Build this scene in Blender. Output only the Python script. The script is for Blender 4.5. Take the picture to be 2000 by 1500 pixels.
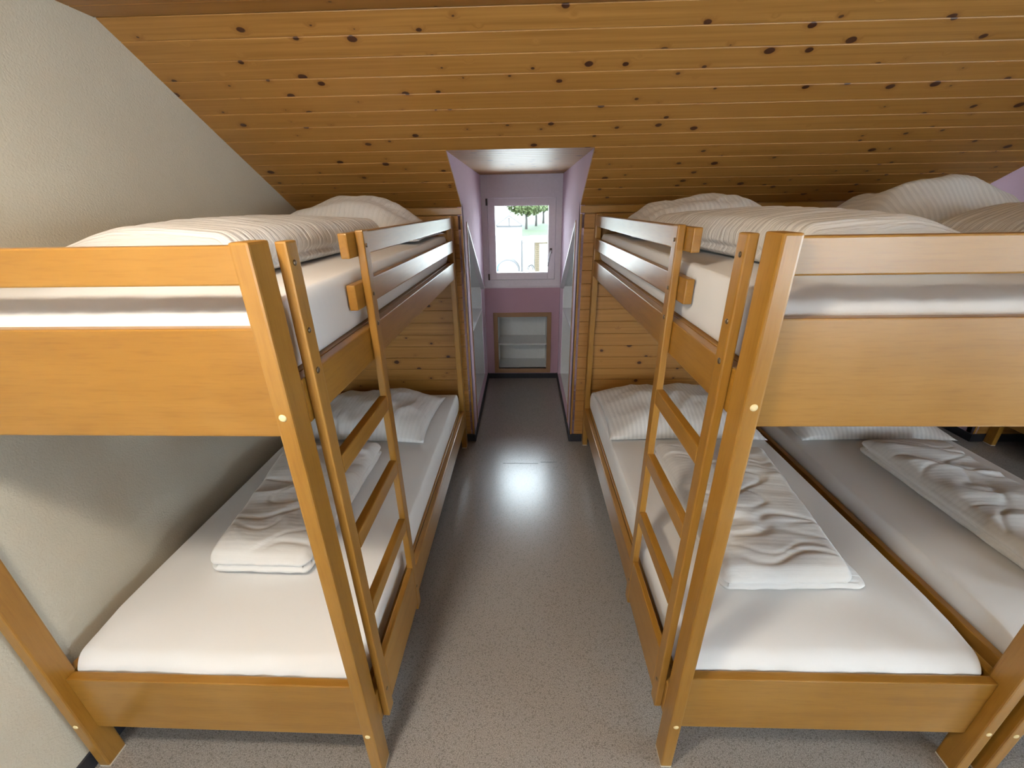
import bpy, bmesh, math, random
from mathutils import Vector, Matrix, noise
random.seed(7)
sc = bpy.context.scene
COL = sc.collection
for o in list(bpy.data.objects):
    bpy.data.objects.remove(o)

# ------------------------------------------------------------------ camera
cd = bpy.data.cameras.new('camera'); cam = bpy.data.objects.new('camera', cd); COL.objects.link(cam)
cd.sensor_fit = 'HORIZONTAL'; cd.sensor_width = 36.0; cd.lens = 804.48 * 36.0 / 2000.0
cd.clip_start = 0.02; cd.clip_end = 500
R_ = Vector((0.999557, 0.025699, -0.015039)); U_ = Vector((0.003622, 0.396397, 0.918072)); F_ = Vector((-0.029555, 0.917719, -0.396128))
m = Matrix((R_, U_, -F_)).transposed().to_4x4(); m.translation = Vector((0, 0, 1.7557))
cam.matrix_world = m
sc.camera = cam

# ------------------------------------------------------------------ world, exposure
w = bpy.data.worlds.new('world'); sc.world = w; w.use_nodes = True
bg = w.node_tree.nodes['Background']; bg.inputs[0].default_value = (0.80, 0.90, 1.0, 1); bg.inputs[1].default_value = 13.0
vs = sc.view_settings
vs.view_transform = 'Standard'; vs.look = 'None'; vs.exposure = 0.52; vs.gamma = 1.0; vs.use_curve_mapping = False
LAMP_STRENGTH = 155.0
DAYLIGHT = 7.0          # daylight entering by each of the three large windows behind and beside the camera
LAMP_COLOR = (1.0, 0.885, 0.72, 1)

# ------------------------------------------------------------------ measures
XW, XR_WALL, YB = -1.492, 4.66, -2.3          # left wall, right wall, wall behind the camera
YK, ZK, ALPHA, ZC = 2.897, 1.755, 0.5144, 2.381  # knee wall, its height, roof pitch, flat ceiling height
TA = math.tan(ALPHA); YC = YK - (ZC - ZK) / TA
YD, ZD = 4.238, 2.026                           # dormer end wall, dormer ceiling
YF = YK - (ZD - ZK) / TA                        # front edge of the dormer ceiling
DORMERS = [(-0.401, 0.366), (2.737, 3.504)]
SEGS = [(XW, DORMERS[0][0]), (DORMERS[0][1], DORMERS[1][0]), (DORMERS[1][1], XR_WALL)]
PITCH = 0.0895

# ------------------------------------------------------------------ materials
def srgb(r, g, b):
    f = lambda c: (c / 255 / 12.92) if c / 255 <= 0.04045 else ((c / 255 + 0.055) / 1.055) ** 2.4
    return (f(r), f(g), f(b), 1)
class NT:
    def __init__(s, name):
        s.m = bpy.data.materials.new(name); s.m.use_nodes = True; s.t = s.m.node_tree
        s.p = s.t.nodes['Principled BSDF']
    def n(s, kind, **kw):
        x = s.t.nodes.new(kind)
        for k, v in kw.items():
            if k.startswith('i_'): x.inputs[int(k[2:])].default_value = v
            else: setattr(x, k, v)
        return x
    def l(s, a, b): s.t.links.new(a, b)
    def math(s, op, a, b=None, c=None):
        x = s.n('ShaderNodeMath', operation=op)
        for i, v in enumerate((a, b, c)):
            if v is None: continue
            if hasattr(v, 'links'): s.l(v, x.inputs[i])
            else: x.inputs[i].default_value = v
        return x.outputs[0]
    def mix(s, f, a, b, mode='MIX'):
        x = s.n('ShaderNodeMix', data_type='RGBA', blend_type=mode)
        for sock, v in ((x.inputs[0], f), (x.inputs[6], a), (x.inputs[7], b)):
            if hasattr(v, 'links'): s.l(v, sock)
            else: sock.default_value = v
        return x.outputs[2]
    def ramp(s, f, *stops):
        x = s.n('ShaderNodeValToRGB')
        while len(x.color_ramp.elements) < len(stops): x.color_ramp.elements.new(0.5)
        for e, (p, c) in zip(x.color_ramp.elements, stops): e.position = p; e.color = c
        s.l(f, x.inputs[0]); return x.outputs[0]
    def bump(s, h, strength, dist):
        x = s.n('ShaderNodeBump'); x.inputs['Strength'].default_value = strength; x.inputs['Distance'].default_value = dist
        s.l(h, x.inputs['Height']); s.l(x.outputs[0], s.p.inputs['Normal'])
    def rough(s, v): s.p.inputs['Roughness'].default_value = v
def plain(name, col, rough=0.5, metal=0.0, nscale=40, namt=0.06):
    t = NT(name); tc = t.n('ShaderNodeTexCoord'); nz = t.n('ShaderNodeTexNoise', i_2=nscale, i_3=3.0)
    t.l(tc.outputs['Object'], nz.inputs[0])
    lo = tuple(c * (1 - namt) for c in col[:3]) + (1,); hi = tuple(min(1, c * (1 + namt)) for c in col[:3]) + (1,)
    t.l(t.mix(nz.outputs[0], lo, hi), t.p.inputs['Base Color']); t.rough(rough); t.p.inputs['Metallic'].default_value = metal
    return t.m
def bed_wood(name, axis):
    t = NT(name); tc = t.n('ShaderNodeTexCoord'); oi = t.n('ShaderNodeObjectInfo')
    mp = t.n('ShaderNodeMapping'); s = [26.0, 26.0, 26.0]; s[axis] = 1.6; mp.inputs['Scale'].default_value = s
    off = t.n('ShaderNodeVectorMath', operation='SCALE'); off.inputs[0].default_value = (3.1, 7.7, 5.3); t.l(oi.outputs['Random'], off.inputs[3])
    ad = t.n('ShaderNodeVectorMath', operation='ADD'); t.l(tc.outputs['Object'], ad.inputs[0]); t.l(off.outputs[0], ad.inputs[1])
    t.l(ad.outputs[0], mp.inputs[0])
    n1 = t.n('ShaderNodeTexNoise', i_2=1.0, i_3=5.0, i_4=0.6); t.l(mp.outputs[0], n1.inputs[0])
    mp2 = t.n('ShaderNodeMapping'); s2 = [160.0, 160.0, 160.0]; s2[axis] = 14.0; mp2.inputs['Scale'].default_value = s2; t.l(ad.outputs[0], mp2.inputs[0])
    n2 = t.n('ShaderNodeTexNoise', i_2=1.0, i_3=2.0); t.l(mp2.outputs[0], n2.inputs[0])
    n3 = t.n('ShaderNodeTexNoise', i_2=2.6, i_3=3.0); t.l(ad.outputs[0], n3.inputs[0])
    c = t.ramp(n1.outputs[0], (0.25, BW[0]), (0.5, BW[1]), (0.78, BW[2]))
    pm = t.n('ShaderNodeMapRange', interpolation_type='SMOOTHSTEP'); t.l(n3.outputs[0], pm.inputs[0]); pm.inputs[1].default_value = 0.42; pm.inputs[2].default_value = 0.72; pm.inputs[4].default_value = 0.5
    c = t.mix(pm.outputs[0], c, BW[3])
    fl = t.ramp(n2.outputs[0], (0.50, (1, 1, 1, 1)), (0.72, (0.90, 0.87, 0.82, 1)))
    c = t.mix(1.0, c, fl, 'MULTIPLY')
    t.l(c, t.p.inputs['Base Color']); t.rough(0.36); t.p.inputs['Coat Weight'].default_value = 0.28; t.p.inputs['Coat Roughness'].default_value = 0.22
    t.bump(n2.outputs[0], 0.08, 0.002)
    return t.m
BW = [(0.27, 0.122, 0.013, 1), (0.32, 0.150, 0.018, 1), (0.37, 0.180, 0.026, 1), (0.42, 0.225, 0.058, 1)]
WX, WY, WZ = bed_wood('beech_x', 0), bed_wood('beech_y', 1), bed_wood('beech_z', 2)

def pine(name, dirv):
    """knotty pine boards running along X; dirv is the direction across the boards"""
    t = NT(name); g = t.n('ShaderNodeNewGeometry'); oi = t.n('ShaderNodeObjectInfo')
    sx = t.n('ShaderNodeSeparateXYZ'); t.l(g.outputs['Position'], sx.inputs[0])
    dt = t.n('ShaderNodeVectorMath', operation='DOT_PRODUCT'); t.l(g.outputs['Position'], dt.inputs[0]); dt.inputs[1].default_value = dirv
    x = t.math('ADD', sx.outputs[0], t.math('MULTIPLY', oi.outputs['Random'], 37.0)); s = dt.outputs['Value']
    def vec(a, b):
        c = t.n('ShaderNodeCombineXYZ'); t.l(t.math('MULTIPLY', x, a), c.inputs[0]); t.l(t.math('MULTIPLY', s, b), c.inputs[1]); return c.outputs[0]
    vo = t.n('ShaderNodeTexVoronoi', voronoi_dimensions='2D'); vo.inputs['Scale'].default_value = 1.0; t.l(vec(6.0, 8.4), vo.inputs['Vector'])
    # distorted distance for uneven knots
    nd = t.n('ShaderNodeTexNoise', noise_dimensions='2D', i_2=1.0, i_3=2.0); t.l(vec(40, 40), nd.inputs[0])
    d = t.math('ADD', vo.outputs['Distance'], t.math('MULTIPLY', t.math('SUBTRACT', nd.outputs[0], 0.5), 0.035))
    sep = t.n('ShaderNodeSeparateColor'); t.l(vo.outputs['Color'], sep.inputs[0])
    rad = t.math('MULTIPLY', t.math('POWER', sep.outputs[0], 1.9), 0.115)
    inner = t.n('ShaderNodeMapRange', interpolation_type='SMOOTHSTEP'); t.l(t.math('SUBTRACT', d, rad), inner.inputs[0])
    inner.inputs[1].default_value = -0.012; inner.inputs[2].default_value = 0.016; inner.inputs[3].default_value = 1; inner.inputs[4].default_value = 0
    halo = t.n('ShaderNodeMapRange', interpolation_type='SMOOTHSTEP'); t.l(t.math('SUBTRACT', d, rad), halo.inputs[0])
    halo.inputs[1].default_value = 0.0; halo.inputs[2].default_value = 0.16; halo.inputs[3].default_value = 1; halo.inputs[4].default_value = 0
    gate = t.math('GREATER_THAN', rad, 0.010)
    knot = t.math('MULTIPLY', inner.outputs[0], gate); hal = t.math('MULTIPLY', t.math('MULTIPLY', halo.outputs[0], gate), 0.38)
    # grain, bent around the knots
    sg = t.math('ADD', s, t.math('MULTIPLY', halo.outputs[0], 0.02))
    cg = t.n('ShaderNodeCombineXYZ'); t.l(t.math('MULTIPLY', x, 1.1), cg.inputs[0]); t.l(t.math('MULTIPLY', sg, 55.0), cg.inputs[1])
    gr = t.n('ShaderNodeTexNoise', noise_dimensions='2D', i_2=1.0, i_3=4.0, i_4=0.6); t.l(cg.outputs[0], gr.inputs[0])
    c = t.ramp(gr.outputs[0], (0.28, PW[0]), (0.52, PW[1]), (0.8, PW[2]))
    rnd = t.math('MULTIPLY', oi.outputs['Random'], 0.5)
    c = t.mix(rnd, c, PW[3])
    c = t.mix(hal, c, PW[4]); c = t.mix(knot, c, (0.060, 0.017, 0.006, 1))
    t.l(c, t.p.inputs['Base Color']); t.rough(0.48); t.p.inputs['Coat Weight'].default_value = 0.10; t.p.inputs['Coat Roughness'].default_value = 0.3
    t.bump(gr.outputs[0], 0.06, 0.002)
    return t.m
PW = [(0.31, 0.138, 0.025, 1), (0.39, 0.185, 0.040, 1), (0.46, 0.228, 0.056, 1), (0.36, 0.158, 0.028, 1), (0.22, 0.078, 0.014, 1)]
PINE_S = pine('pine_slope', (0, -math.cos(ALPHA), math.sin(ALPHA)))
PINE_Z = pine('pine_wall', (0, 0, 1)); PINE_Y = pine('pine_flat', (0, 1, 0))
PINE_TRIM = bed_wood('pine_trim', 2)

def plaster(name, col, scale=150, strength=0.6, dist=0.003):
    t = NT(name); tc = t.n('ShaderNodeTexCoord'); a = t.n('ShaderNodeTexNoise', i_2=scale, i_3=3.0, i_4=0.6); b = t.n('ShaderNodeTexNoise', i_2=6.0, i_3=2.0)
    t.l(tc.outputs['Object'], a.inputs[0]); t.l(tc.outputs['Object'], b.inputs[0])
    lo = tuple(c * 0.93 for c in col[:3]) + (1,)
    t.l(t.mix(b.outputs[0], lo, col), t.p.inputs['Base Color']); t.rough(0.9); t.bump(a.outputs[0], strength, dist); return t.m
CREAM = plaster('cream_plaster', (0.60, 0.565, 0.47, 1))
PINK = plaster('pink_paint', (0.60, 0.44, 0.54, 1), 120, 0.12, 0.002)
LILAC = plaster('lilac_paint', (0.42, 0.28, 0.46, 1), 120, 0.2, 0.002)
MAUVE = plaster('mauve_paint', (0.54, 0.34, 0.42, 1), 120, 0.12, 0.002)
FRAMEWHITE = plain('window_paint', (0.76, 0.71, 0.76, 1), 0.4)
WHITE = plain('white_laminate', (0.76, 0.77, 0.77, 1), 0.35)
DARK = plain('dark_rubber', (0.022, 0.024, 0.032, 1), 0.45)
CAP = plain('cream_cap', (0.80, 0.66, 0.36, 1), 0.4)
STEEL = plain('screw_steel', (0.20, 0.15, 0.10, 1), 0.35, 0.8)
CHROME = plain('satin_aluminium', (0.62, 0.63, 0.66, 1), 0.38, 0.0)
HINGE = plain('hinge_metal', (0.10, 0.08, 0.07, 1), 0.4, 0.6)
PAD = plain('felt_pad', (0.62, 0.56, 0.47, 1), 0.8)
NOSING = plain('oak_edge', (0.36, 0.20, 0.10, 1), 0.45)

def floor_mat():
    t = NT('speckled_vinyl'); tc = t.n('ShaderNodeTexCoord')
    a = t.n('ShaderNodeTexNoise', i_2=300.0, i_3=3.0, i_4=0.7); b = t.n('ShaderNodeTexNoise', i_2=1.7, i_3=3.0); v = t.n('ShaderNodeTexVoronoi', i_2=230.0)
    n = t.n('ShaderNodeTexNoise', i_2=90.0, i_3=2.0)
    for x in (a, b, v, n): t.l(tc.outputs['Object'], x.inputs[0])
    c = t.ramp(a.outputs[0], (0.30, (0.13, 0.118, 0.11, 1)), (0.48, (0.285, 0.265, 0.25, 1)), (0.68, (0.50, 0.47, 0.435, 1)))
    sep = t.n('ShaderNodeSeparateColor'); t.l(v.outputs['Color'], sep.inputs[0])
    fleck = t.math('GREATER_THAN', sep.outputs[0], 0.86)
    c = t.mix(t.math('MULTIPLY', fleck, 0.40), c, (0.07, 0.055, 0.045, 1))
    c = t.mix(t.math('MULTIPLY', b.outputs[0], 0.3), c, (0.27, 0.25, 0.235, 1))
    t.l(c, t.p.inputs['Base Color'])
    t.rough(0.25); t.bump(n.outputs[0], 0.10, 0.002); t.p.inputs['Specular IOR Level'].default_value = 1.0; t.p.inputs['Coat Weight'].default_value = 0.35; t.p.inputs['Coat Roughness'].default_value = 0.24
    return t.m
FLOOR = floor_mat()

def sheet(name, col, stripe=0.0, pitch=0.022, along=0, wr=0.25, wscale=(9, 40), fine=420):
    """cotton; UVs are in metres. stripe: woven satin stripe strength"""
    t = NT(name); uv = t.n('ShaderNodeUVMap'); sx = t.n('ShaderNodeSeparateXYZ'); t.l(uv.outputs[0], sx.inputs[0])
    c = col
    hs = []
    if stripe:
        ph = t.math('FRACT', t.math('DIVIDE', sx.outputs[along], pitch))
        tri = t.math('ABSOLUTE', t.math('SUBTRACT', ph, 0.5))
        mr = t.n('ShaderNodeMapRange', interpolation_type='SMOOTHSTEP'); t.l(tri, mr.inputs[0]); mr.inputs[1].default_value = 0.20; mr.inputs[2].default_value = 0.30
        c = t.mix(t.math('MULTIPLY', mr.outputs[0], stripe), col, tuple(v * 0.72 for v in col[:3]) + (1,))
        hs.append(t.math('MULTIPLY', mr.outputs[0], 0.12))
    mp = t.n('ShaderNodeMapping'); mp.inputs['Scale'].default_value = (wscale[0], wscale[1], 1); t.l(uv.outputs[0], mp.inputs[0])
    nz = t.n('ShaderNodeTexNoise', i_2=1.0, i_3=3.0, i_4=0.55, i_8=0.8); t.l(mp.outputs[0], nz.inputs[0])
    h = nz.outputs[0]
    for e in hs: h = t.math('ADD', h, e)
    if hasattr(c, 'links'): t.l(c, t.p.inputs['Base Color'])
    else: t.p.inputs['Base Color'].default_value = c
    t.rough(0.85); t.p.inputs['Sheen Weight'].default_value = 0.15
    t.bump(h, wr, 0.02)
    return t.m
LINEN = (0.72, 0.71, 0.695, 1)
SHEET = sheet('fitted_sheet', (0.74, 0.735, 0.73, 1), wr=0.10, wscale=(7, 5))
DUVET = sheet('duvet_cotton', LINEN, 0.06, 0.020, 1, wr=0.14, wscale=(6, 12))
DUVET_ROLL = sheet('duvet_rolled', LINEN, 0.35, 0.026, 1, wr=0.6, wscale=(4, 60))
PILLOW = sheet('pillow_striped', LINEN, 0.38, 0.024, 0, wr=0.30, wscale=(14, 10))
PILLOW_P = sheet('pillow_plain', LINEN, 0.15, 0.024, 0, wr=0.30, wscale=(14, 10))

def glass_mat():
    t = NT('window_glass'); t.t.nodes.remove(t.p)
    tr = t.n('ShaderNodeBsdfTransparent'); gl = t.n('ShaderNodeBsdfGlossy'); gl.inputs['Roughness'].default_value = 0.02
    fr = t.n('ShaderNodeFresnel'); fr.inputs[0].default_value = 1.45; mx = t.n('ShaderNodeMixShader')
    tr.inputs[0].default_value = (0.96, 0.98, 0.97, 1)
    t.l(fr.outputs[0], mx.inputs[0]); t.l(tr.outputs[0], mx.inputs[1]); t.l(gl.outputs[0], mx.inputs[2])
    t.l(mx.outputs[0], t.t.nodes['Material Output'].inputs[0]); return t.m
GLASS = glass_mat()

# ------------------------------------------------------------------ mesh helpers
def link(name, me, mat=None, parent=None, loc=None):
    o = bpy.data.objects.new(name, me); COL.objects.link(o)
    if mat is not None and len(me.materials) == 0: me.materials.append(mat)
    if parent is not None: o.parent = parent
    if loc is not None: o.location = loc
    return o
def struct(o): o['kind'] = 'structure'; return o
def tag(o, label, cat, group=None):
    o['label'] = label; o['category'] = cat
    if group: o['group'] = group
    return o
def empty(name, loc=(0, 0, 0), rz=0.0):
    o = bpy.data.objects.new(name, None); COL.objects.link(o); o.location = loc; o.rotation_euler = (0, 0, rz); o.empty_display_size = 0.1
    return o
def box_bm(bm, x0, x1, y0, y1, z0, z1):
    if x0 > x1: x0, x1 = x1, x0
    v = [bm.verts.new(p) for p in ((x0, y0, z0), (x1, y0, z0), (x1, y1, z0), (x0, y1, z0), (x0, y0, z1), (x1, y0, z1), (x1, y1, z1), (x0, y1, z1))]
    for f in ((3, 2, 1, 0), (4, 5, 6, 7), (0, 1, 5, 4), (1, 2, 6, 5), (2, 3, 7, 6), (3, 0, 4, 7)): bm.faces.new([v[i] for i in f])
def fin(name, bm, mat, parent=None, bevel=0.0, seg=2, smooth=False, loc=None):
    if bevel: bmesh.ops.bevel(bm, geom=list(bm.edges), offset=bevel, segments=seg, profile=0.6, affect='EDGES')
    bmesh.ops.recalc_face_normals(bm, faces=bm.faces)
    me = bpy.data.meshes.new(name); bm.to_mesh(me); bm.free()
    if smooth:
        for p in me.polygons: p.use_smooth = True
    return link(name, me, mat, parent, loc)
def box(name, b, mat, parent=None, bevel=0.0, loc=None):
    bm = bmesh.new(); box_bm(bm, *b); return fin(name, bm, mat, parent, bevel, loc=loc)
def prism_bm(bm, pts, axis, a, b):
    """extrude polygon pts (2-D) along axis from a to b"""
    def P(p, t):
        if axis == 0: return (t, p[0], p[1])
        if axis == 1: return (p[0], t, p[1])
        return (p[0], p[1], t)
    A = [bm.verts.new(P(p, a)) for p in pts]; B = [bm.verts.new(P(p, b)) for p in pts]; n = len(pts)
    bm.faces.new(A); bm.faces.new(B[::-1])
    for i in range(n): bm.faces.new((A[i], B[i], B[(i + 1) % n], A[(i + 1) % n]))
def dome_bm(bm, r, h, seg=14, rings=3):
    """a low button, its base in the XY plane, bulging along +Z"""
    prev = [bm.verts.new((r * math.cos(2 * math.pi * i / seg), r * math.sin(2 * math.pi * i / seg), 0)) for i in range(seg)]
    bm.faces.new(prev[::-1])
    for k in range(1, rings + 1):
        a = k / (rings + 1) * math.pi / 2; rr, zz = r * math.cos(a), h * math.sin(a)
        cur = [bm.verts.new((rr * math.cos(2 * math.pi * i / seg), rr * math.sin(2 * math.pi * i / seg), zz)) for i in range(seg)]
        for i in range(seg): bm.faces.new((prev[i], prev[(i + 1) % seg], cur[(i + 1) % seg], cur[i]))
        prev = cur
    bm.faces.new(prev)
def tube_bm(bm, pts, r, seg=8):
    rings = []
    for i, p in enumerate(pts):
        p = Vector(p); d = (Vector(pts[min(i + 1, len(pts) - 1)]) - Vector(pts[max(i - 1, 0)])).normalized()
        a = d.orthogonal().normalized(); b = d.cross(a); rr = r[i] if isinstance(r, (list, tuple)) else r
        if rings:  # keep the frame from twisting
            q = (rings[-1][0].co - Vector(pts[i - 1])); a = (q - d * q.dot(d)).normalized(); b = d.cross(a)
        rings.append([bm.verts.new(p + rr * (math.cos(2 * math.pi * k / seg) * a + math.sin(2 * math.pi * k / seg) * b)) for k in range(seg)])
    for A, B in zip(rings, rings[1:]):
        for k in range(seg): bm.faces.new((A[k], A[(k + 1) % seg], B[(k + 1) % seg], B[k]))
    bm.faces.new(rings[0][::-1]); bm.faces.new(rings[-1])

# ------------------------------------------------------------------ the room
fl = struct(box('floor', (XW - 0.1, XR_WALL + 0.1, YB - 0.1, YD + 0.45, -0.12, 0.0), FLOOR))
# thin scratch lines in the vinyl by the dormer
bm = bmesh.new()
for x0, x1, y0, y1 in ((-0.16, -0.02, 2.585, 2.578), (-0.03, 0.10, 2.575, 2.583), (0.12, 0.24, 2.592, 2.594)):
    box_bm(bm, x0, x1, min(y0, y1), min(y0, y1) + 0.003, 0.0, 0.0008)
fin('floor_scratch', bm, DARK, fl)

wl = struct(box('wall_left', (XW - 0.12, XW, YB - 0.1, YK + 0.1, -0.1, ZC + 0.2), CREAM))
GY, GZ = (-1.75, 0.25), (0.80, 2.15)              # window in the right-hand gable wall, beside the camera
bm = bmesh.new()
for b in ((YB - 0.1, GY[0], -0.1, ZC + 0.2), (GY[1], YK + 0.1, -0.1, ZC + 0.2), (GY[0], GY[1], -0.1, GZ[0]), (GY[0], GY[1], GZ[1], ZC + 0.2)): box_bm(bm, XR_WALL, XR_WALL + 0.12, *b)
wr_ = struct(fin('wall_right', bm, LILAC))
# wall behind the camera with two windows
RW = [(-1.44, -0.74), (2.2, 3.5)]; RZ = (0.85, 2.12)
bm = bmesh.new(); xs = XW - 0.1
for a, b in RW + [(XR_WALL + 0.1, None)]:
    box_bm(bm, xs, a, YB - 0.12, YB, -0.1, ZC + 0.2)
    if b is not None:
        box_bm(bm, a, b, YB - 0.12, YB, -0.1, RZ[0]); box_bm(bm, a, b, YB - 0.12, YB, RZ[1], ZC + 0.2); xs = b
struct(fin('wall_rear', bm, CREAM))

plank_cache = {}
def plank_mesh(width, mat):
    k = (round(width, 4), mat.name)
    if k in plank_cache: return plank_cache[k]
    bm = bmesh.new(); w2 = width / 2 - 0.0007; c = 0.0022; t = 0.014
    prism_bm(bm, [(-w2, 0), (w2, 0), (w2, t - c), (w2 - c, t), (-w2 + c, t), (-w2, t - c)], 0, 0, 1)   # (across, out of the surface)
    bmesh.ops.recalc_face_normals(bm, faces=bm.faces)
    me = bpy.data.meshes.new('plank'); bm.to_mesh(me); bm.free(); me.materials.append(mat); plank_cache[k] = me
    return me
def plank(parent, mat, x0, x1, cy, cz, across, normal, width=PITCH):
    o = bpy.data.objects.new('plank', plank_mesh(width, mat)); COL.objects.link(o)
    X = Vector((1, 0, 0)); A = Vector(across); N = Vector(normal)
    if X.cross(A).dot(N) < 0: A = -A
    M = Matrix((X * (x1 - x0), A, N)).transposed().to_4x4(); M.translation = Vector((x0, cy, cz))
    o.parent = parent; o.matrix_world = M
    return o

# sloping ceiling: backing with two dormer openings, then the boards
sd = Vector((0, -math.cos(ALPHA), math.sin(ALPHA))); sn = Vector((0, -math.sin(ALPHA), -math.cos(ALPHA)))   # up the slope; into the room
T = 0.014
bm = bmesh.new()
def slope_slab(x0, x1, s0, s1):
    a = Vector((0, YK, ZK)) - sn * T
    q = [a + sd * s0, a + sd * s1, a + sd * s1 - sn * 0.1, a + sd * s0 - sn * 0.1]
    prism_bm(bm, [(v.y, v.z) for v in q], 0, x0, x1)
SD = (YK - YF) / math.cos(ALPHA); SC = (YK - YC) / math.cos(ALPHA)
for a, b in SEGS: slope_slab(a + (-0.1 if a == XW else 0.031), b + (0.1 if b == XR_WALL else -0.031), -0.12, SD)
slope_slab(XW - 0.1, XR_WALL + 0.1, SD, SC + 0.05)
ceil = struct(fin('ceiling', bm, PINE_S))
n_low = 6
pl = SD / n_low
for i in range(n_low):
    c = Vector((0, YK, ZK)) + sd * (pl * (i + 0.5)) - sn * T
    for a, b in SEGS: plank(ceil, PINE_S, a, b, c.y, c.z, sd, sn, pl)
n_up = round((SC - SD) / PITCH); pu = (SC - SD) / n_up
for i in range(n_up):
    c = Vector((0, YK, ZK)) + sd * (SD + pu * (i + 0.5)) - sn * T
    plank(ceil, PINE_S, XW, XR_WALL, c.y, c.z, sd, sn, pu)
# flat ceiling above the camera
cf = struct(box('ceiling', (XW - 0.1, XR_WALL + 0.1, YB - 0.1, YC + 0.03, ZC + T, ZC + 0.12), PINE_Y))
for i in range(14):
    plank(cf, PINE_Y, XW, XR_WALL, YC - 0.004 - PITCH * (i + 0.5), ZC + T, (0, 1, 0), (0, 0, -1))

# knee wall in three pieces, boards one by one
for k, (a, b) in enumerate(SEGS):
    kw = struct(box('wall_knee_' + ('left', 'middle', 'right')[k], (a - (0.1 if a == XW else 0), b + (0.1 if b == XR_WALL else 0), YK + T, YK + 0.05, -0.1, ZK + 0.02), PINE_Z))
    z0 = 0.0; n = 19
    for i in range(n): plank(kw, PINE_Z, a, b, YK + T, PITCH * (i + 0.5) + 0.004, (0, 0, 1), (0, -1, 0))
    box('cornice', (a + 0.002, b - 0.002, YK - 0.012, YK + T, ZK - 0.045, ZK - 0.003), WX, kw, 0.002)
    box('baseboard', (a + 0.001, b - 0.001, YK - 0.009, YK + 0.002, 0.0005, 0.066), DARK, kw, 0.002)
    if a != XW: box('corner_trim', (a + 0.0002, a + 0.014, YK - 0.004, YK - 0.0004, 0.066, ZK - 0.05), WZ, kw, 0.0008)
    if b != XR_WALL: box('corner_trim', (b - 0.014, b - 0.0002, YK - 0.004, YK - 0.0004, 0.066, ZK - 0.05), WZ, kw, 0.0008)
struct(box('baseboard_left', (XW, XW + 0.009, YB, YK - 0.012, 0.0005, 0.066), DARK, None, 0.002))
struct(box('baseboard_right', (XR_WALL - 0.009, XR_WALL, YB, YK - 0.012, 0.0005, 0.066), DARK, None, 0.002))

# ------------------------------------------------------------------ dormers
def frame4(name, x0, x1, z0, z1, wd, y0, y1, mat, parent, bevel=0.003):
    bm = bmesh.new()
    for b in ((x0, x0 + wd, z0, z1), (x1 - wd, x1, z0, z1), (x0 + wd, x1 - wd, z0, z0 + wd), (x0 + wd, x1 - wd, z1 - wd, z1)):
        box_bm(bm, b[0], b[1], y0, y1, b[2], b[3])
    return fin(name, bm, mat, parent, bevel)
def portal(cx, cy, cz, sx, sz, facing):
    d = bpy.data.lights.new('window_daylight', 'AREA'); d.shape = 'RECTANGLE'; d.size = sx; d.size_y = sz; d.cycles.is_portal = True
    o = bpy.data.objects.new('window_daylight', d); COL.objects.link(o); o.location = (cx, cy, cz)
    o.rotation_euler = (math.radians(90) * (-1 if facing < 0 else 1), 0, 0)   # light leaves along -Z
    return o
def daylight(cx, cy, cz, sx, sz, rot, k=1.0):
    d = bpy.data.lights.new('window_daylight', 'AREA'); d.shape = 'RECTANGLE'; d.size = sx; d.size_y = sz; d.energy = DAYLIGHT * k; d.color = (0.72, 0.86, 1.0)
    o = bpy.data.objects.new('window_daylight', d); COL.objects.link(o); o.location = (cx, cy, cz); o.rotation_euler = rot
    return o
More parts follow.
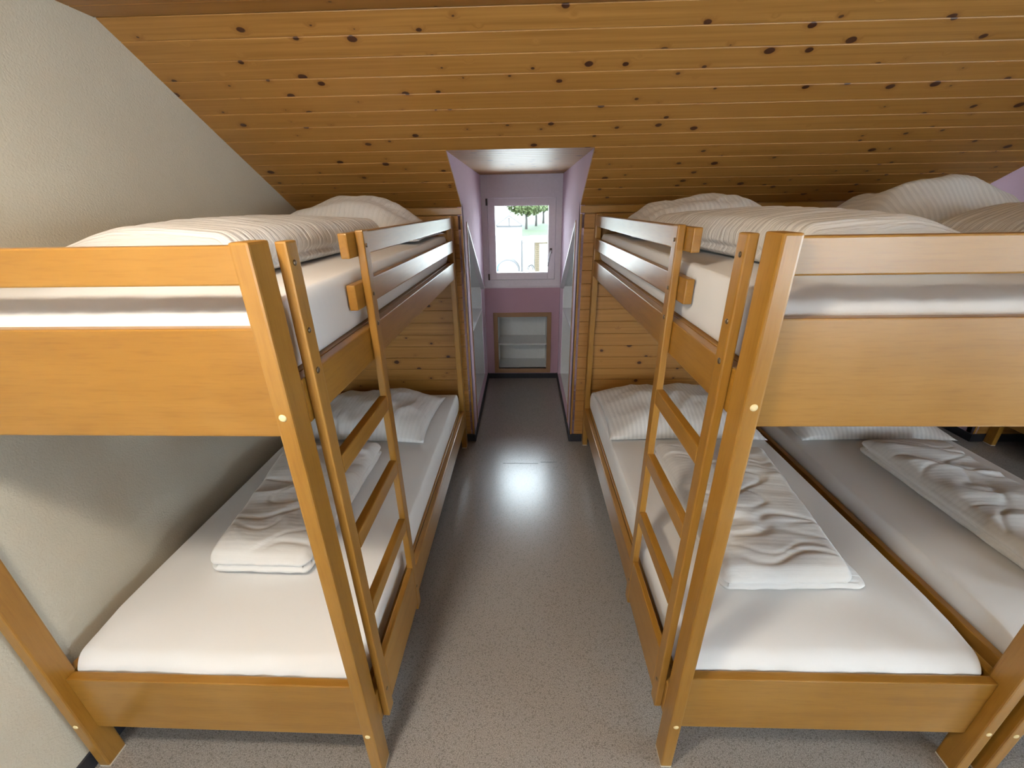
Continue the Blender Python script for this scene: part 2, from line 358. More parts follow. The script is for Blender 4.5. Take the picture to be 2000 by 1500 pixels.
def dormer(n, xa, xb):
    top = ZD; q = [(3.085, 0.07), (3.085, 1.662), (4.19, 1.012), (4.19, 0.07)]
    for side, x, s in (('left', xa, -1), ('right', xb, 1)):
        bm = bmesh.new()
        polys = [[(YK + 0.0, 0), (3.085, 0), (3.085, top + 0.03), (YF, top + 0.03), (YF, top + 0.0165), (YK + 0.0, ZK + 0.0165)],
                 [q[1], q[2], (4.19, top + 0.03), (3.085, top + 0.03)], [(3.085, 0), (4.19, 0), q[3], q[0]], [(4.19, 0), (YD + 0.05, 0), (YD + 0.05, top + 0.03), (4.19, top + 0.03)]]
        for P in polys: prism_bm(bm, P, 0, x, x + s * 0.03)
        ck = struct(fin('wall_dormer_' + side, bm, PINK))
        # timber edging of the side opening
        e = 0.018
        bm = bmesh.new()
        sl = math.atan2(q[1][1] - q[2][1], q[2][0] - q[1][0])
        prism_bm(bm, [q[0], (q[0][0] + e, q[0][1]), (q[0][0] + e, q[1][1] - e * math.tan(sl)), q[1]], 0, x - s * 0.006, x + s * 0.035)
        fin('opening_edge', bm, NOSING, ck, 0.0015)
        bm = bmesh.new(); dz = e / math.cos(sl)
        prism_bm(bm, [(q[0][0] + e, q[1][1] - e * math.tan(sl)), q[2], (q[2][0], q[2][1] - dz), (q[0][0] + e, q[1][1] - e * math.tan(sl) - dz)], 0, x - s * 0.006, x + s * 0.035)
        fin('opening_edge', bm, FRAMEWHITE, ck, 0.0015)
        box('baseboard', (x - s * 0.008, x - s * 0.0002, YK - 0.009, YD, 0.0005, 0.064), DARK, ck, 0.002)
        # white cupboard space under the roof, open to the dormer
        bm = bmesh.new(); d0, d1 = x + s * 0.031, x + s * 0.52; t = 0.012
        zt = lambda y: 1.662 - (y - 3.085) * (1.662 - 1.012) / (4.19 - 3.085)
        box_bm(bm, d1, d1 + s * t, 3.085 - t, 4.19 + t, 0.04, 1.70)
        box_bm(bm, d0, d1, 3.085 - t, 3.085, 0.04, 1.70); box_bm(bm, d0, d1, 4.19, 4.19 + t, 0.04, 1.05)
        prism_bm(bm, [(3.085, zt(3.085)), (4.19, zt(4.19)), (4.19, zt(4.19) + 0.02), (3.085, zt(3.085) + 0.02)], 0, d0, d1)
        box_bm(bm, d0, d1, 3.085, 4.19, 0.045, 0.07)
        nb = fin('niche_lining', bm, WHITE, ck)
        box('shelf', (d0, d1, 3.087, 4.188, 0.775, 0.795), WHITE, ck, 0.002)
        box('shelf_front', (x + s * 0.20, x + s * 0.215, 3.087, 3.72, 0.071, 0.774), WHITE, ck, 0.002)
    # dormer ceiling
    dc = struct(box('ceiling', (xa - 0.03, xb + 0.03, YF + 0.02, YD + 0.06, top + T, top + 0.06), PINE_Y))
    k = round((YD - YF) / PITCH); pw = (YD - YF) / k
    for i in range(k): plank(dc, PINE_Y, xa, xb, YF + pw * (i + 0.5), top + T, (0, 1, 0), (0, 0, -1), pw)
    cx = (xa + xb) / 2
    # end wall: mauve below, window panel above
    gx0, gx1, gz0, gz1 = cx - 0.255, cx + 0.255, 1.148, 1.753          # glass
    nx0, nx1, nz0, nz1 = cx - 0.262, cx + 0.262, 0.108, 0.708         # niche opening
    bm = bmesh.new(); y0, y1 = YD, YD + 0.05
    for b in ((xa - 0.03, nx0, -0.02, 1.0), (nx1, xb + 0.03, -0.02, 1.0), (nx0, nx1, -0.02, nz0), (nx0, nx1, nz1, 1.0)): box_bm(bm, b[0], b[1], y0, y1, b[2], b[3])
    ew = struct(fin('wall_dormer_end', bm, MAUVE))
    frame4('niche_frame', nx0 - 0.042, nx1 + 0.042, nz0 - 0.042, nz1 + 0.03, 0.045, YD - 0.012, YD + 0.012, NOSING, ew)
    bm = bmesh.new(); dp = 0.345
    box_bm(bm, nx0 - 0.012, nx1 + 0.012, YD + dp, YD + dp + 0.012, nz0 - 0.012, nz1 + 0.012)
    box_bm(bm, nx0 - 0.012, nx0, YD + 0.012, YD + dp, nz0, nz1); box_bm(bm, nx1, nx1 + 0.012, YD + 0.012, YD + dp, nz0, nz1)
    box_bm(bm, nx0 - 0.012, nx1 + 0.012, YD + 0.012, YD + dp, nz0 - 0.012, nz0); box_bm(bm, nx0 - 0.012, nx1 + 0.012, YD + 0.012, YD + dp, nz1, nz1 + 0.012)
    fin('niche_lining', bm, WHITE, ew)
    box('shelf', (nx0 + 0.001, nx1 - 0.001, YD + 0.02, YD + dp - 0.001, 0.378, 0.393), WHITE, ew, 0.002)
    box('baseboard', (xa + 0.001, xb - 0.001, YD - 0.009, YD, 0.0005, 0.058), DARK, ew, 0.002)
    # window
    wn = struct(empty('window_%d' % n, (cx, YD, 1.0)))
    def ch(o): o.parent = wn; o.matrix_parent_inverse = Matrix.Translation((-cx, -YD, -1.0)); return o
    bm = bmesh.new()
    sx0, sx1, sz0, sz1 = cx - 0.327, cx + 0.327, 1.074, 1.83
    for b in ((xa, sx0, 1.0, top), (sx1, xb, 1.0, top), (sx0, sx1, 1.0, sz0), (sx0, sx1, sz1, top)): box_bm(bm, b[0], b[1], YD + 0.004, YD + 0.05, b[2], b[3] + (T - 0.001 if b[3] == top else 0))
    ch(fin('surround', bm, FRAMEWHITE))
    ch(frame4('sash', sx0 + 0.004, sx1 - 0.004, sz0 + 0.004, sz1 - 0.004, gx0 - sx0 - 0.004, YD - 0.014, YD + 0.045, FRAMEWHITE, None, 0.004))
    ch(frame4('outer_stop', sx0 - 0.03, sx1 + 0.03, sz0 - 0.03, sz1 + 0.03, 0.06, YD + 0.051, YD + 0.07, FRAMEWHITE, None, 0.002))
    bm = bmesh.new(); box_bm(bm, gx0 - 0.004, gx1 + 0.004, YD + 0.022, YD + 0.028, gz0 - 0.004, gz1 + 0.004); ch(fin('pane', bm, GLASS))
    ch(box('sill_strip', (xa + 0.001, xb - 0.001, YD - 0.006, YD + 0.004, 0.992, 1.006), FRAMEWHITE, None, 0.002))
    for z in (1.795, 1.105):
        bm = bmesh.new(); tube_bm(bm, [(sx0 - 0.004, YD - 0.014, z - 0.03), (sx0 - 0.004, YD - 0.014, z + 0.03)], 0.009, 10); ch(fin('hinge', bm, HINGE))
    bm = bmesh.new(); hx = gx1 + 0.028
    box_bm(bm, hx - 0.012, hx + 0.012, YD - 0.022, YD - 0.014, 1.325, 1.375)
    hp = ch(fin('handle_plate', bm, HINGE, None, 0.003))
    bm = bmesh.new(); tube_bm(bm, [(hx, YD - 0.018, 1.352), (hx, YD - 0.05, 1.352), (hx - 0.006, YD - 0.056, 1.33), (hx - 0.03, YD - 0.056, 1.21)], [0.008, 0.008, 0.009, 0.007], 10)
    ch(fin('handle', bm, CHROME, None, 0, smooth=True))
    portal(cx, YD + 0.075, (gz0 + gz1) / 2, 0.51, 0.605, -1)
dormer(1, *DORMERS[0]); dormer(2, *DORMERS[1])
for i, (a, b) in enumerate(RW):
    wn = struct(empty('window_%d' % (3 + i), ((a + b) / 2, YB, RZ[0])))
    def ch(o): o.parent = wn; o.matrix_parent_inverse = Matrix.Translation((-(a + b) / 2, -YB, -RZ[0])); return o
    ch(frame4('frame', a + 0.001, b - 0.001, RZ[0] + 0.001, RZ[1] - 0.001, 0.06, YB - 0.1, YB - 0.03, FRAMEWHITE, None))
    ch(box('mullion', ((a + b) / 2 - 0.04, (a + b) / 2 + 0.04, YB - 0.095, YB - 0.035, RZ[0] + 0.061, RZ[1] - 0.061), FRAMEWHITE, None, 0.003))
    for s in (-1, 1):
        xa, xb = ((a + 0.061, (a + b) / 2 - 0.041) if s < 0 else ((a + b) / 2 + 0.041, b - 0.061))
        ch(box('pane', (xa, xb, YB - 0.07, YB - 0.064, RZ[0] + 0.061, RZ[1] - 0.061), GLASS))
    daylight((a + b) / 2, YB - 0.02, sum(RZ) / 2, b - a - 0.14, RZ[1] - RZ[0] - 0.14, (math.radians(90), 0, 0), (2.0, 0.8)[i])

wn = struct(empty('window_5', (XR_WALL, sum(GY) / 2, GZ[0])))
def ch(o): o.parent = wn; o.matrix_parent_inverse = Matrix.Translation((-XR_WALL, -sum(GY) / 2, -GZ[0])); return o
bm = bmesh.new()
for b in ((GY[0] + .001, GY[0] + .06, GZ[0] + .001, GZ[1] - .001), (GY[1] - .06, GY[1] - .001, GZ[0] + .001, GZ[1] - .001), (GY[0] + .06, GY[1] - .06, GZ[0] + .001, GZ[0] + .06), (GY[0] + .06, GY[1] - .06, GZ[1] - .06, GZ[1] - .001)):
    box_bm(bm, XR_WALL + 0.04, XR_WALL + 0.10, *b)
ch(fin('frame', bm, FRAMEWHITE)); ch(box('pane', (XR_WALL + 0.066, XR_WALL + 0.072, GY[0] + .061, GY[1] - .061, GZ[0] + .061, GZ[1] - .061), GLASS))
daylight(XR_WALL + 0.02, sum(GY) / 2, sum(GZ) / 2, GZ[1] - GZ[0] - 0.14, GY[1] - GY[0] - 0.14, (0, math.radians(90), 0))

# ceiling lamp over the camera
def emis(name, col, s):
    t = NT(name); t.p.inputs['Base Color'].default_value = (0.8, 0.8, 0.8, 1); t.p.inputs['Emission Color'].default_value = col; t.p.inputs['Emission Strength'].default_value = s; return t.m
lamp = tag(empty('ceiling_lamp', (-0.62, 0.13, ZC)), 'round white ceiling lamp near the cream plaster wall', 'lamp')
bm = bmesh.new(); dome_bm(bm, 0.13, 0.02, 32, 2); o = fin('lamp_base', bm, WHITE, lamp, smooth=False); o.rotation_euler = (math.pi, 0, 0)
bm = bmesh.new(); dome_bm(bm, 0.11, 0.065, 32, 6); o = fin('lamp_shade', bm, emis('lamp_glow', LAMP_COLOR, LAMP_STRENGTH), lamp, smooth=True); o.rotation_euler = (math.pi, 0, 0); o.location = (0, 0, -0.02)

# ------------------------------------------------------------------ bunk beds
PW_, PD, BW_, LEN = 0.0367, 0.0633, 0.92, 2.046
FAR = PW_ + BW_; OUT = FAR + PW_
def bunk(s, loc, rz, label):
    r = tag(empty('bunk_bed', loc, rz), label, 'bunk bed', 'wooden bunk beds of the dormitory')
    def b(name, u0, u1, v0, v1, z0, z1, mat, bev=0.004): return box(name, (s * u0, s * u1, v0, v1, z0, z1), mat, r, bev)
    for u0, fr in ((0, True), (FAR, True), (0, False), (FAR, False)):
        v0 = 0 if fr else LEN
        p = b('post', u0, u0 + PW_, v0, v0 + PD, 0.006, 1.7057, WZ, 0.005)
        box('foot_pad', (s * (u0 + 0.001), s * (u0 + PW_ - 0.001), v0 + 0.001, v0 + PD - 0.001, 0.0003, 0.006), PAD, p)
        for z in (1.363, 0.231):
            bm = bmesh.new(); dome_bm(bm, 0.0085, 0.003); o = fin('cover_cap', bm, CAP, p, smooth=True)
            o.location = (s * (u0 + PW_ * 0.55), v0 if fr else v0 + PD, z); o.rotation_euler = (math.pi / 2 * (1 if fr else -1), 0, 0)
    for v0 in (0.031, LEN + 0.002):
        b('end_top_rail', PW_, FAR, v0, v0 + 0.027, 1.626, 1.698, WX)
        b('end_panel', PW_, FAR, v0, v0 + 0.027, 1.300, 1.5436, WX)
        b('end_board', PW_, FAR, v0, v0 + 0.027, 0.176, 0.423, WX)
    for u0 in (0.001, OUT - 0.029):
        b('side_rail', u0, u0 + 0.028, PD, LEN, 1.318, 1.422, WY); b('side_rail', u0, u0 + 0.028, PD, LEN, 0.190, 0.333 if u0 < 0.5 else 0.420, WY)
    for z0, z1 in ((1.630, 1.696), (1.487, 1.559)): b('guard_rail', 0.001, 0.026, 0.417, LEN, z0, z1, WY)
    b('guard_rail', OUT - 0.027, OUT - 0.002, PD, LEN, 1.487, 1.559, WY)
    for z in (0.333, 1.422): b('slatted_base', 0.031, OUT - 0.031, 0.06, LEN, z - 0.02, z, WY, 0.003)
    # ladder
    for v0 in (0.0766, 0.4712):
        st = b('ladder_stile', -0.0235, -0.0005, v0, v0 + 0.0407, 0.20, 1.7012, WZ, 0.004)
        for z in (1.66, 1.523, 1.433, 0.318):
            bm = bmesh.new(); dome_bm(bm, 0.0062 if z != 1.433 else 0.0075, 0.003, 12, 2); o = fin('screw', bm, STEEL, st, smooth=True)
            o.location = (-s * 0.0235, v0 + 0.021 - 0.004, z); o.rotation_euler = (0, -s * math.pi / 2, 0)
    for zt in (1.195, 0.946, 0.687): b('ladder_rung', -0.0235, 0.002, 0.1175, 0.4710, zt - 0.052, zt, WY)
    b('ladder_foot_board', -0.0232, -0.0005, 0.1175, 0.4710, 0.235, 0.436, WY)
    return r
def copy_tree(o, parent=None):
    c = o.copy(); COL.objects.link(c); c.parent = parent
    for ch in o.children: copy_tree(ch, c)
    return c
BEDS = {'L': (-1, (-0.4759, 0.7362, 0), -0.0096), 'R': (1, (0.4575, 0.7800, 0), -0.0018),
        'RR': (-1, (2.490, 0.775, 0), 0.0), 'F': (1, (3.600, 0.780, 0), 0.0)}
bl = bunk(*BEDS['L'], 'beech bunk bed against the cream plaster wall, ladder facing the aisle')
br = bunk(*BEDS['R'], 'beech bunk bed right of the aisle with ladder, nearest the window dormer')
brr = copy_tree(bl); brr.location = BEDS['RR'][1]; brr.rotation_euler = (0, 0, 0); brr['label'] = 'beech bunk bed standing directly behind the right-hand aisle bunk, back to back'
bf = copy_tree(br); bf.location = BEDS['F'][1]; bf.rotation_euler = (0, 0, 0); bf['label'] = 'farthest bunk bed, only its dark lower rail and foot showing at the right edge'

# ------------------------------------------------------------------ bedding
def axis_samples(half, r, n):
    e = [0.0, 0.25, 0.55, 0.8]
    k = min(r / half, 0.49)
    a = [-1 + k * t for t in e]; mid = [-1 + k + (2 - 2 * k) * i / n for i in range(n + 1)]
    return a + mid + [-t for t in a[::-1]]
def rounded(name, half, r, ns, fn, mat, bed, uv0, flatbottom=True):
    """closed rounded box; half sizes, radius, samples; fn(p, q) moves a point (q = -1..1 coordinates). uv in metres"""
    A = [axis_samples(half[i], r[i], ns[i]) for i in range(3)]
    verts, idx, faces, qs = [], {}, [], []
    def vid(i, j, k):
        key = (i, j, k)
        if key in idx: return idx[key]
        q = Vector((A[0][i], A[1][j], A[2][k])); p = Vector([q[d] * half[d] for d in range(3)])
        inn = Vector([max(-(half[d] - r[d]), min(half[d] - r[d], p[d])) for d in range(3)]); dl = p - inn
        nrm = Vector([dl[d] / r[d] for d in range(3)])
        if nrm.length > 1e-6: nrm.normalize()
        p = inn + Vector([nrm[d] * r[d] for d in range(3)])
        idx[key] = len(verts); verts.append(fn(p, q)); qs.append((p.x, p.y)); return idx[key]
    n = [len(a) - 1 for a in A]
    for i in range(n[0]):
        for j in range(n[1]):
            faces.append((vid(i, j, n[2]), vid(i + 1, j, n[2]), vid(i + 1, j + 1, n[2]), vid(i, j + 1, n[2])))
            faces.append((vid(i, j + 1, 0), vid(i + 1, j + 1, 0), vid(i + 1, j, 0), vid(i, j, 0)))
    for i in range(n[0]):
        for k in range(n[2]):
            faces.append((vid(i, 0, k), vid(i + 1, 0, k), vid(i + 1, 0, k + 1), vid(i, 0, k + 1)))
            faces.append((vid(i, n[1], k + 1), vid(i + 1, n[1], k + 1), vid(i + 1, n[1], k), vid(i, n[1], k)))
    for j in range(n[1]):
        for k in range(n[2]):
            faces.append((vid(0, j, k + 1), vid(0, j + 1, k + 1), vid(0, j + 1, k), vid(0, j, k)))
            faces.append((vid(n[0], j, k), vid(n[0], j + 1, k), vid(n[0], j + 1, k + 1), vid(n[0], j, k + 1)))
    return soft(name, verts, faces, qs, mat, bed)
def soft(name, verts, faces, uvs, mat, bed):
    """verts in bed coordinates (u, v, z); the object's origin goes to the middle of its underside"""
    s, loc, rz = BEDS[bed]
    V = [Vector((s * p[0], p[1], p[2])) for p in verts]
    c = Vector(((min(v.x for v in V) + max(v.x for v in V)) / 2, (min(v.y for v in V) + max(v.y for v in V)) / 2, min(v.z for v in V)))
    me = bpy.data.meshes.new(name); me.from_pydata([v - c for v in V], [], faces if s > 0 else [f[::-1] for f in faces]); me.update()
    ul = me.uv_layers.new(name='uv')
    for lp in me.loops: ul.data[lp.index].uv = uvs[lp.vertex_index]
    for p in me.polygons: p.use_smooth = True
    M = Matrix.Translation(loc) @ Matrix.Rotation(rz, 4, 'Z')
    o = link(name, me, mat); o.location = M @ c; o.rotation_euler = (0, 0, rz)
    return o
def N(x, y, z=0.0): return noise.noise(Vector((x, y, z)))
def fbm(x, y, z=0.0): return N(x, y, z) + 0.5 * N(2.1 * x, 2.1 * y, z + 5) + 0.25 * N(4.3 * x, 4.3 * y, z + 9)

def mattress(bed, lower, label, seed=0):
    z0, z1 = (0.3345, 0.487) if lower else (1.4235, 1.588)
    u0, u1, v0, v1 = 0.031, (0.9635 if bed == 'L' else 0.950), 0.0645, LEN - 0.004
    half = ((u1 - u0) / 2, (v1 - v0) / 2, (z1 - z0) / 2); c = Vector(((u0 + u1) / 2, (v0 + v1) / 2, (z0 + z1) / 2))
    def fn(p, q):
        p = p.copy(); top = max(0.0, p.z / half[2])
        e = max(0, 1 - (p.y + half[1]) / 0.22) * top            # pulls near the front end
        f = max(0, 1 - (p.x + half[0]) / 0.16) * top            # and along the aisle side
        w = p.x * 14 + 2.0 * N(p.x * 3, p.y * 3, seed)
        p.z += top * (0.004 * fbm(p.x * 2.2, p.y * 1.6, seed) + 0.006 * (1 - q.x * q.x) * (1 - q.y * q.y))
        d = p.y + half[1]                                         # the sheet is drawn down over the front edge
        if d < 0.24: p.z -= max(0.0, top) * 0.034 * (1 - d / 0.24) ** 2
        p.z += e * 0.0065 * (1 - 2 * abs(N(p.x * 16 + p.y * 14, p.y * 4, seed + 3)))
        if d < 0.05: p.y -= 0.0055 * max(0.0, 1 - 2.2 * abs(N(p.x * 11 + p.z * 22, p.z * 5, seed + 21))) * (1 - d / 0.05)
        p.x += f * 0.003 * N(p.y * 22, p.z * 6, seed + 7)
        return p + c
    o = rounded('mattress', half, (0.018, 0.045, 0.07), (30, 44, 4), fn, SHEET, bed, None)
    return tag(o, label, 'mattress', 'mattresses in white fitted sheets')
def duvet(bed, lower, corners, h, label, layers=(0.45,), seed=0, roll=False, mat=None, step=0.0):
    """folded duvet: corners = (front-aisle, front-wall, back-wall, back-aisle) in bed (u, v)"""
    zb = 0.4985 if lower else 1.5995
    A, B, C, D = [Vector((x, y)) for x, y in corners]
    half = (0.25, 0.5, h / 2); L = ((D - A).length + (C - B).length) / 2; W = ((B - A).length + (C - D).length) / 2
    half = (W / 2, L / 2, h / 2); rr = min(h * 0.46, 0.055)
    def fn(p, q):
        a, b_ = (p.x / W) + 0.5, (p.y / L) + 0.5; z = p.z + h / 2; t = z / h
        top = max(0.0, (t - 0.5) * 2)
        edge = 1 - min(1, max(abs(q.x), abs(q.y)) ** 6)
        # layered fold lines round the sides
        pinch = 0.0
        for lv in layers:
            lw = lv + 0.06 * N(p.x * 5, p.y * 5, seed + lv * 10)
            pinch += math.exp(-((t - lw) / 0.10) ** 2)
        side = 1 - edge
        k = pinch * 0.017 * side
        if p.x > 0: ax = -k
        else: ax = k
        ay = -k if p.y > 0 else k
        ca = A.lerp(B, a); cb = D.lerp(C, a); xy = ca.lerp(cb, b_)
        x, y = xy.x + (ax if abs(q.x) > abs(q.y) * 0.9 else 0), xy.y + (ay if abs(q.y) > 0.9 else 0)
        if step and t < layers[0]: x += step * max(0, q.x) * max(0, -q.y)
        # puffiness and creases that run across the fold
        wx = p.y + 0.07 * N(p.x * 4, p.y * 3, seed + 8) + 0.05 * p.x * math.sin(seed)
        cr = 0.013 * (1 - abs(N(p.x * 2.4, wx * 6.0, seed + 2)) * 2.4) + 0.002 * (1 - 2 * abs(N(p.x * 4.5, wx * 14, seed + 4)))
        n1 = N(p.x * 2.6 + 3, wx * 5.2, seed + 31); n2 = N(p.x * 4.0, wx * 8.5 + p.x * 1.5, seed + 33)
        cr -= 0.009 * math.exp(-(n1 / 0.06) ** 2) + 0.005 * math.exp(-(n2 / 0.06) ** 2)
        if roll:
            dome = 0.035 * (1 - q.x * q.x * 0.9) * (1 - 0.5 * q.y * q.y)
            k2 = max(0.0, (q.x - 0.1) / 0.9); z = z * (1 - 0.5 * k2 * k2); z += top * (dome * (1 - 0.8 * k2) + 0.006 * N(p.x * 4, p.y * 30, seed + 4))
        else:
            z += top * ((0.018 + 0.012 * N(p.x * 3, p.y * 2.5, seed)) * edge + cr * (0.35 + 0.65 * edge))
        x += 0.004 * N(p.y * 18, z * 30, seed + 11) * side; y += 0.004 * N(p.x * 22, z * 40, seed + 13) * side
        return Vector((x, y, zb + max(0.0, z)))
    o = rounded('duvet', half, (rr, rr, rr * 0.9), (44, 120, 8), fn, mat or (DUVET_ROLL if roll else DUVET), bed, None)
    return tag(o, label, 'duvet', 'folded white duvets on the beds')
def pillow(bed, lower, cu, cv, w, l, h, label, rot=0.0, tilt=0.0, seed=0, mat=None, lift=0.0, sag=1.0, peak=0.0, spread=9.0):
    """w across the bed, l along it; a soft case with sewn rim"""
    zb = (0.4985 if lower else 1.5995) + lift; nx, ny = 54, 40
    V, Fc, UV, idx = [], [], [], {}
    def hgt(a, b):
        e = max(0.0, 1 - abs(a) ** 3.2) ** 0.75 * max(0.0, 1 - abs(b) ** 2.6) ** 0.7
        return e * (0.82 + 0.25 * N(a * 1.6, b * 1.6, seed) * sag) * (0.45 + 0.55 * math.exp(-((a - peak) / spread) ** 2))
    ca, sa = math.cos(rot), math.sin(rot)
    for side in (1, 0):
        for i in range(nx + 1):
            for j in range(ny + 1):
                rim = i in (0, nx) or j in (0, ny)
                if rim and side == 0: continue
                a, b = -1 + 2 * i / nx, -1 + 2 * j / ny
                pull = 1 - 0.05 * (1 - abs(a) ** 2) * (abs(b) ** 2)      # waisted edges, pointed corners
                pull2 = 1 - 0.06 * (1 - abs(b) ** 2) * (abs(a) ** 2)
                x, y = a * w / 2 * pull2, b * l / 2 * pull
                e = hgt(a, b)
                wr = 0.010 * (1 - 2.0 * abs(N(a * 3.0 + 0.5 * b, b * 2.2 - a, seed + 1))) + 0.005 * N(a * 9, b * 7, seed + 2)
                base = 0.012 + 0.010 * max(0, N(a * 3, b * 3, seed + 6))
                if side: z = base * (1 if not rim else 0.7) + e * h + wr * min(1.0, e * 1.6)
                else: z = 0.001 + base * 0.5 * (max(abs(a), abs(b)) ** 6)
                z += (y + l / 2) * math.tan(tilt)
                X, Y = ca * x - sa * y, sa * x + ca * y
                idx[(side, i, j)] = len(V); V.append(Vector((cu + X, cv + Y, zb + z))); UV.append((x, y))
    g = lambda s_, i, j: idx.get((s_, i, j), idx.get((1, i, j)))
    for i in range(nx):
        for j in range(ny):
            Fc.append((g(1, i, j), g(1, i + 1, j), g(1, i + 1, j + 1), g(1, i, j + 1)))
            Fc.append((g(0, i, j + 1), g(0, i + 1, j + 1), g(0, i + 1, j), g(0, i, j)))
    o = soft('pillow', V, Fc, UV, mat or PILLOW, bed)
    return tag(o, label, 'pillow', 'large white pillows at the heads of the beds')

mattress('L', True, 'mattress in white sheet on the lower bunk by the cream wall', 1)
mattress('L', False, 'mattress in white sheet on the upper bunk by the cream wall', 2)
mattress('R', True, 'mattress in white sheet on the lower bunk right of the aisle', 3)
mattress('R', False, 'mattress in white sheet on the upper bunk right of the aisle', 4)
mattress('RR', True, 'shaded lower mattress behind the right aisle bunk, seen past its dark rail', 5)
mattress('RR', False, 'upper mattress behind the right aisle bunk, hidden under its pillow and duvet', 6)

duvet('L', True, ((0.325, 0.36), (0.71, 0.365), (0.84, 1.16), (0.315, 1.20)), 0.085, 'folded white duvet on the lower bunk by the cream wall', (0.5,), 11)
duvet('R', True, ((0.225, 0.27), (0.68, 0.28), (0.80, 1.12), (0.24, 1.16)), 0.085, 'folded white duvet with overhanging lower layer on lower bunk right of the aisle', (0.42,), 12, step=0.06)
duvet('RR', True, ((0.26, 0.25), (0.68, 0.25), (0.68, 1.20), (0.26, 1.20)), 0.08, 'folded white duvet in shade on the lower bunk behind the right aisle bunk', (0.5,), 13)
duvet('L', False, ((0.215, 0.25), (0.72, 0.26), (0.80, 1.30), (0.20, 1.32)), 0.105, 'thick folded duvet on the upper bunk by the cream wall', (0.3,), 14, roll=True)
duvet('R', False, ((0.185, 0.24), (0.63, 0.24), (0.72, 1.28), (0.12, 1.30)), 0.105, 'thick folded duvet on the upper bunk right of the aisle', (0.3,), 15, roll=True)
duvet('RR', False, ((0.26, 0.30), (0.80, 0.30), (0.80, 1.14), (0.26, 1.14)), 0.115, 'rolled duvet on the upper bunk behind the right aisle bunk, at the right edge', (0.3,), 16, roll=True)

pillow('L', True, 0.51, 1.62, 0.80, 0.62, 0.15, 'flat creased pillow on the lower bunk by the cream wall', 0.03, 0, 21, PILLOW_P)
pillow('R', True, 0.48, 1.62, 0.90, 0.66, 0.17, 'plump striped pillow on the lower bunk right of the aisle', 0.0, 0, 22)
pillow('RR', True, 0.48, 1.62, 0.86, 0.66, 0.15, 'shaded pillow on the lower bunk behind the right aisle bunk', 0.0, 0, 23)
pillow('L', False, 0.515, 1.66, 0.96, 0.60, 0.25, 'plump pillow on the upper bunk by the cream wall, under the pine slope', 0.02, 0.0, 24, PILLOW_P, peak=-0.25, spread=0.75)
pillow('R', False, 0.50, 1.66, 0.86, 0.60, 0.225, 'striped pillow on the upper bunk right of the aisle', 0.0, 0.0, 25, peak=-0.2, spread=1.1)
pillow('RR', False, 0.49, 1.52, 0.915, 0.64, 0.262, 'big puffed striped pillow at upper right, highest in the room', -0.03, 0.0, 26, peak=0.05, spread=1.0)

# ------------------------------------------------------------------ outside the dormer window
GRASS = plain('grass', (0.022, 0.036, 0.012, 1), 0.9, 0, 3, 0.3); PAVE = plain('pale_paving', (0.62, 0.61, 0.58, 1), 0.9, 0, 1.5, 0.1)
RENDER = plain('white_render', (0.80, 0.80, 0.78, 1), 0.9); ROOFING = plain('grey_roofing', (0.052, 0.052, 0.055, 1), 0.8)
BRICKC = plain('yellow_brick', (0.06, 0.045, 0.025, 1), 0.9, 0, 9, 0.3); BARK = plain('bark', (0.035, 0.033, 0.03, 1), 0.9, 0, 8, 0.3)
LEAF = plain('leaf_green', (0.046, 0.066, 0.017, 1), 0.7, 0, 1.2, 0.35); BLUE = plain('blue_tarpaulin', (0.018, 0.05, 0.09, 1), 0.6); GREY = plain('grey_metal', (0.018, 0.019, 0.021, 1), 0.5)
G = -3.0
struct(box('ground', (-60, 60, 12, 37.35, G - 0.3, G), PAVE))
bm = bmesh.new(); prism_bm(bm, [(37.36, G - 0.3), (37.36, G), (37.36, -0.7), (41.5, -0.35), (70, 0.2), (140, 1.0), (140, G - 0.3)], 0, -60, 60); struct(fin('grass_bank', bm, GRASS))
struct(box('retaining_wall', (-60, 60, 37.05, 37.35, G, -0.62), RENDER))
# white house
hs = tag(empty('house', (-1.0, 35.2, G)), 'white gabled house at left in the dormer window view', 'house')
bm = bmesh.new(); prism_bm(bm, [(-1.15, 0), (0.85, 0), (0.85, 3.34), (-0.15, 4.02), (-1.15, 3.34)], 1, 0, 1.6); fin('wall', bm, RENDER, hs)
bm = bmesh.new(); prism_bm(bm, [(-1.35, 3.30), (-0.15, 4.12), (1.05, 3.30), (1.05, 3.22), (-0.15, 4.03), (-1.35, 3.22)], 1, -0.15, 1.6); fin('roof', bm, ROOFING, hs)
box('cornice', (-1.16, 0.86, -0.06, -0.001, 3.20, 3.36), GREY, hs); box('downpipe', (-0.21, -0.09, -0.07, -0.002, 3.36, 3.92), GREY, hs)
# garage
gr_ = tag(empty('garage', (1.5, 33, G)), 'flat-roofed garage with yellow brick pier and white door outside', 'garage')
box('wall', (-0.60, 2.6, 0.05, 3.6, 0, 2.25), BRICKC, gr_); box('roof', (-1.0, 3.0, -0.3, 4.0, 2.25, 2.45), RENDER, gr_); box('door', (-0.30, 2.4, 0.0, 0.05, 0, 2.10), RENDER, gr_)
nb = 0
for i in range(16):
    for j in range(2): box('brick', (-0.62 + 0.17 * j + (0.02 if i % 2 else 0), -0.46 + 0.17 * j + (0.02 if i % 2 else 0), -0.01, 0.05, 0.14 * i + 0.005, 0.14 * i + 0.13), BRICKC, gr_)
po = tag(empty('lamp_post', (-0.15, 33, G)), 'thin dark post with side arm standing beside the garage', 'post')
bm = bmesh.new(); tube_bm(bm, [(0, 0, 0), (0, 0, 0.35), (0, 0, 2.4)], [0.11, 0.065, 0.055]); fin('pole', bm, GREY, po)
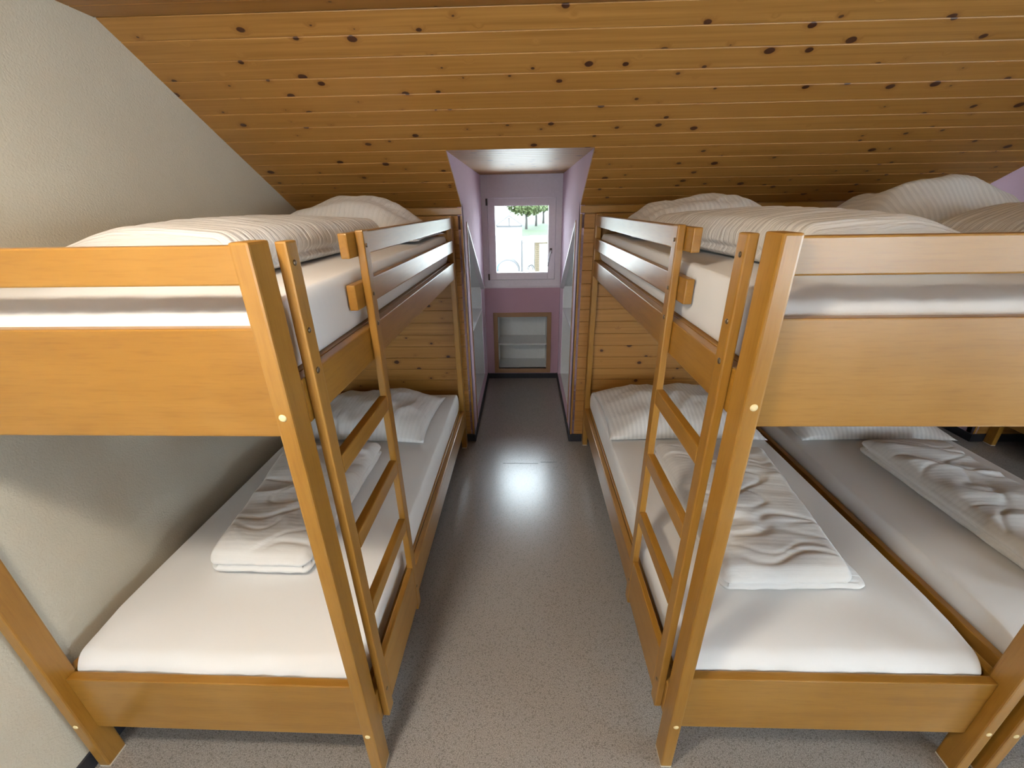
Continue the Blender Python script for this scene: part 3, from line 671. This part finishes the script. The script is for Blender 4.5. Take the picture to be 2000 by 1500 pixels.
bm = bmesh.new(); tube_bm(bm, [(0, 0, 2.2), (0.5, 0, 2.2)], 0.03); fin('arm', bm, GREY, po)
cn = tag(empty('arched_canopy', (-1.25, 34, G)), 'low pale arched canopy with blue left end in the yard', 'canopy')
def arch(name, a0, a1, mat):
    bm = bmesh.new(); pts = []
    for R2 in (1.0, 0.87):
        row = [(0.95 * R2 * math.cos(a0 + (a1 - a0) * i / 10), 0.95 * R2 * math.sin(a0 + (a1 - a0) * i / 10)) for i in range(11)]
        pts += row if R2 == 1.0 else row[::-1]
    prism_bm(bm, pts, 1, -0.6, 0.6); fin(name, bm, mat, cn)
arch('cover', 0.05, 2.45, ROOFING); arch('end_cover', 2.45, math.pi, BLUE)
br_ = tag(empty('bicycle_rack', (0.50, 33, G)), 'small dark hooped bicycle rack beside the garage', 'rack')
for k in range(2):
    bm = bmesh.new(); tube_bm(bm, [(0.22 * math.cos(t * math.pi / 8) + 0.1 * k, 0.3 * k, 0.15 + 0.38 * math.sin(t * math.pi / 8)) for t in range(9)], 0.03); fin('hoop', bm, GREY, br_)
def tree(x, y, z, H, label, seed):
    rnd = random.Random(seed); t = tag(empty('tree', (x, y, z)), label, 'tree', 'young trees on the grass bank')
    bm = bmesh.new(); tube_bm(bm, [(0, 0, -0.3), (0.03, 0, H * 0.2), (0.0, 0, H * 0.34), (-0.1, 0, H * 0.75)], [0.14, 0.10, 0.085, 0.03])
    fin('trunk', bm, BARK, t, smooth=True)
    for k in range(5):
        a = k * 1.26 + rnd.random(); z0 = H * (0.28 + 0.05 * k); bm = bmesh.new()
        tube_bm(bm, [(0, 0, z0), (0.5 * math.cos(a), 0.5 * math.sin(a), z0 + 0.45), (1.0 * math.cos(a), 1.0 * math.sin(a), z0 + 1.1)], [0.06, 0.04, 0.015], 6); fin('branch', bm, BARK, t, smooth=True)
    bm = bmesh.new()
    for i in range(2600):
        d = Vector((rnd.gauss(0, 1), rnd.gauss(0, 1), rnd.gauss(0, 1))).normalized(); rr = rnd.random() ** 0.45
        c = Vector((d.x * 2.2 * rr, d.y * 2.0 * rr, H * 0.66 + d.z * H * 0.32 * rr)); c.z += 0.25 * N(c.x * 1.5, c.y * 1.5, seed)
        if N(c.x * 1.1, c.y * 1.1, c.z * 1.1 + seed) < -0.30: continue
        a = Vector((rnd.gauss(0, 1), rnd.gauss(0, 1), rnd.gauss(0, 1))).normalized(); b = a.orthogonal().normalized(); s = 0.10 + 0.12 * rnd.random()
        bm.faces.new([bm.verts.new(c + a * s), bm.verts.new(c + b * s * 0.6), bm.verts.new(c - a * s), bm.verts.new(c - b * s * 0.6)])
    o = fin('foliage', bm, LEAF, t); o['kind'] = 'stuff'
tree(0.25, 43, -0.25, 3.5, 'leftmost of three light green trees, with forked trunk', 1)
tree(1.33, 47.5, -0.25, 3.9, 'middle one of three light green trees with upright trunk', 2)
tree(2.30, 52, -0.2, 4.2, 'rightmost of three light green trees by the window edge', 3)
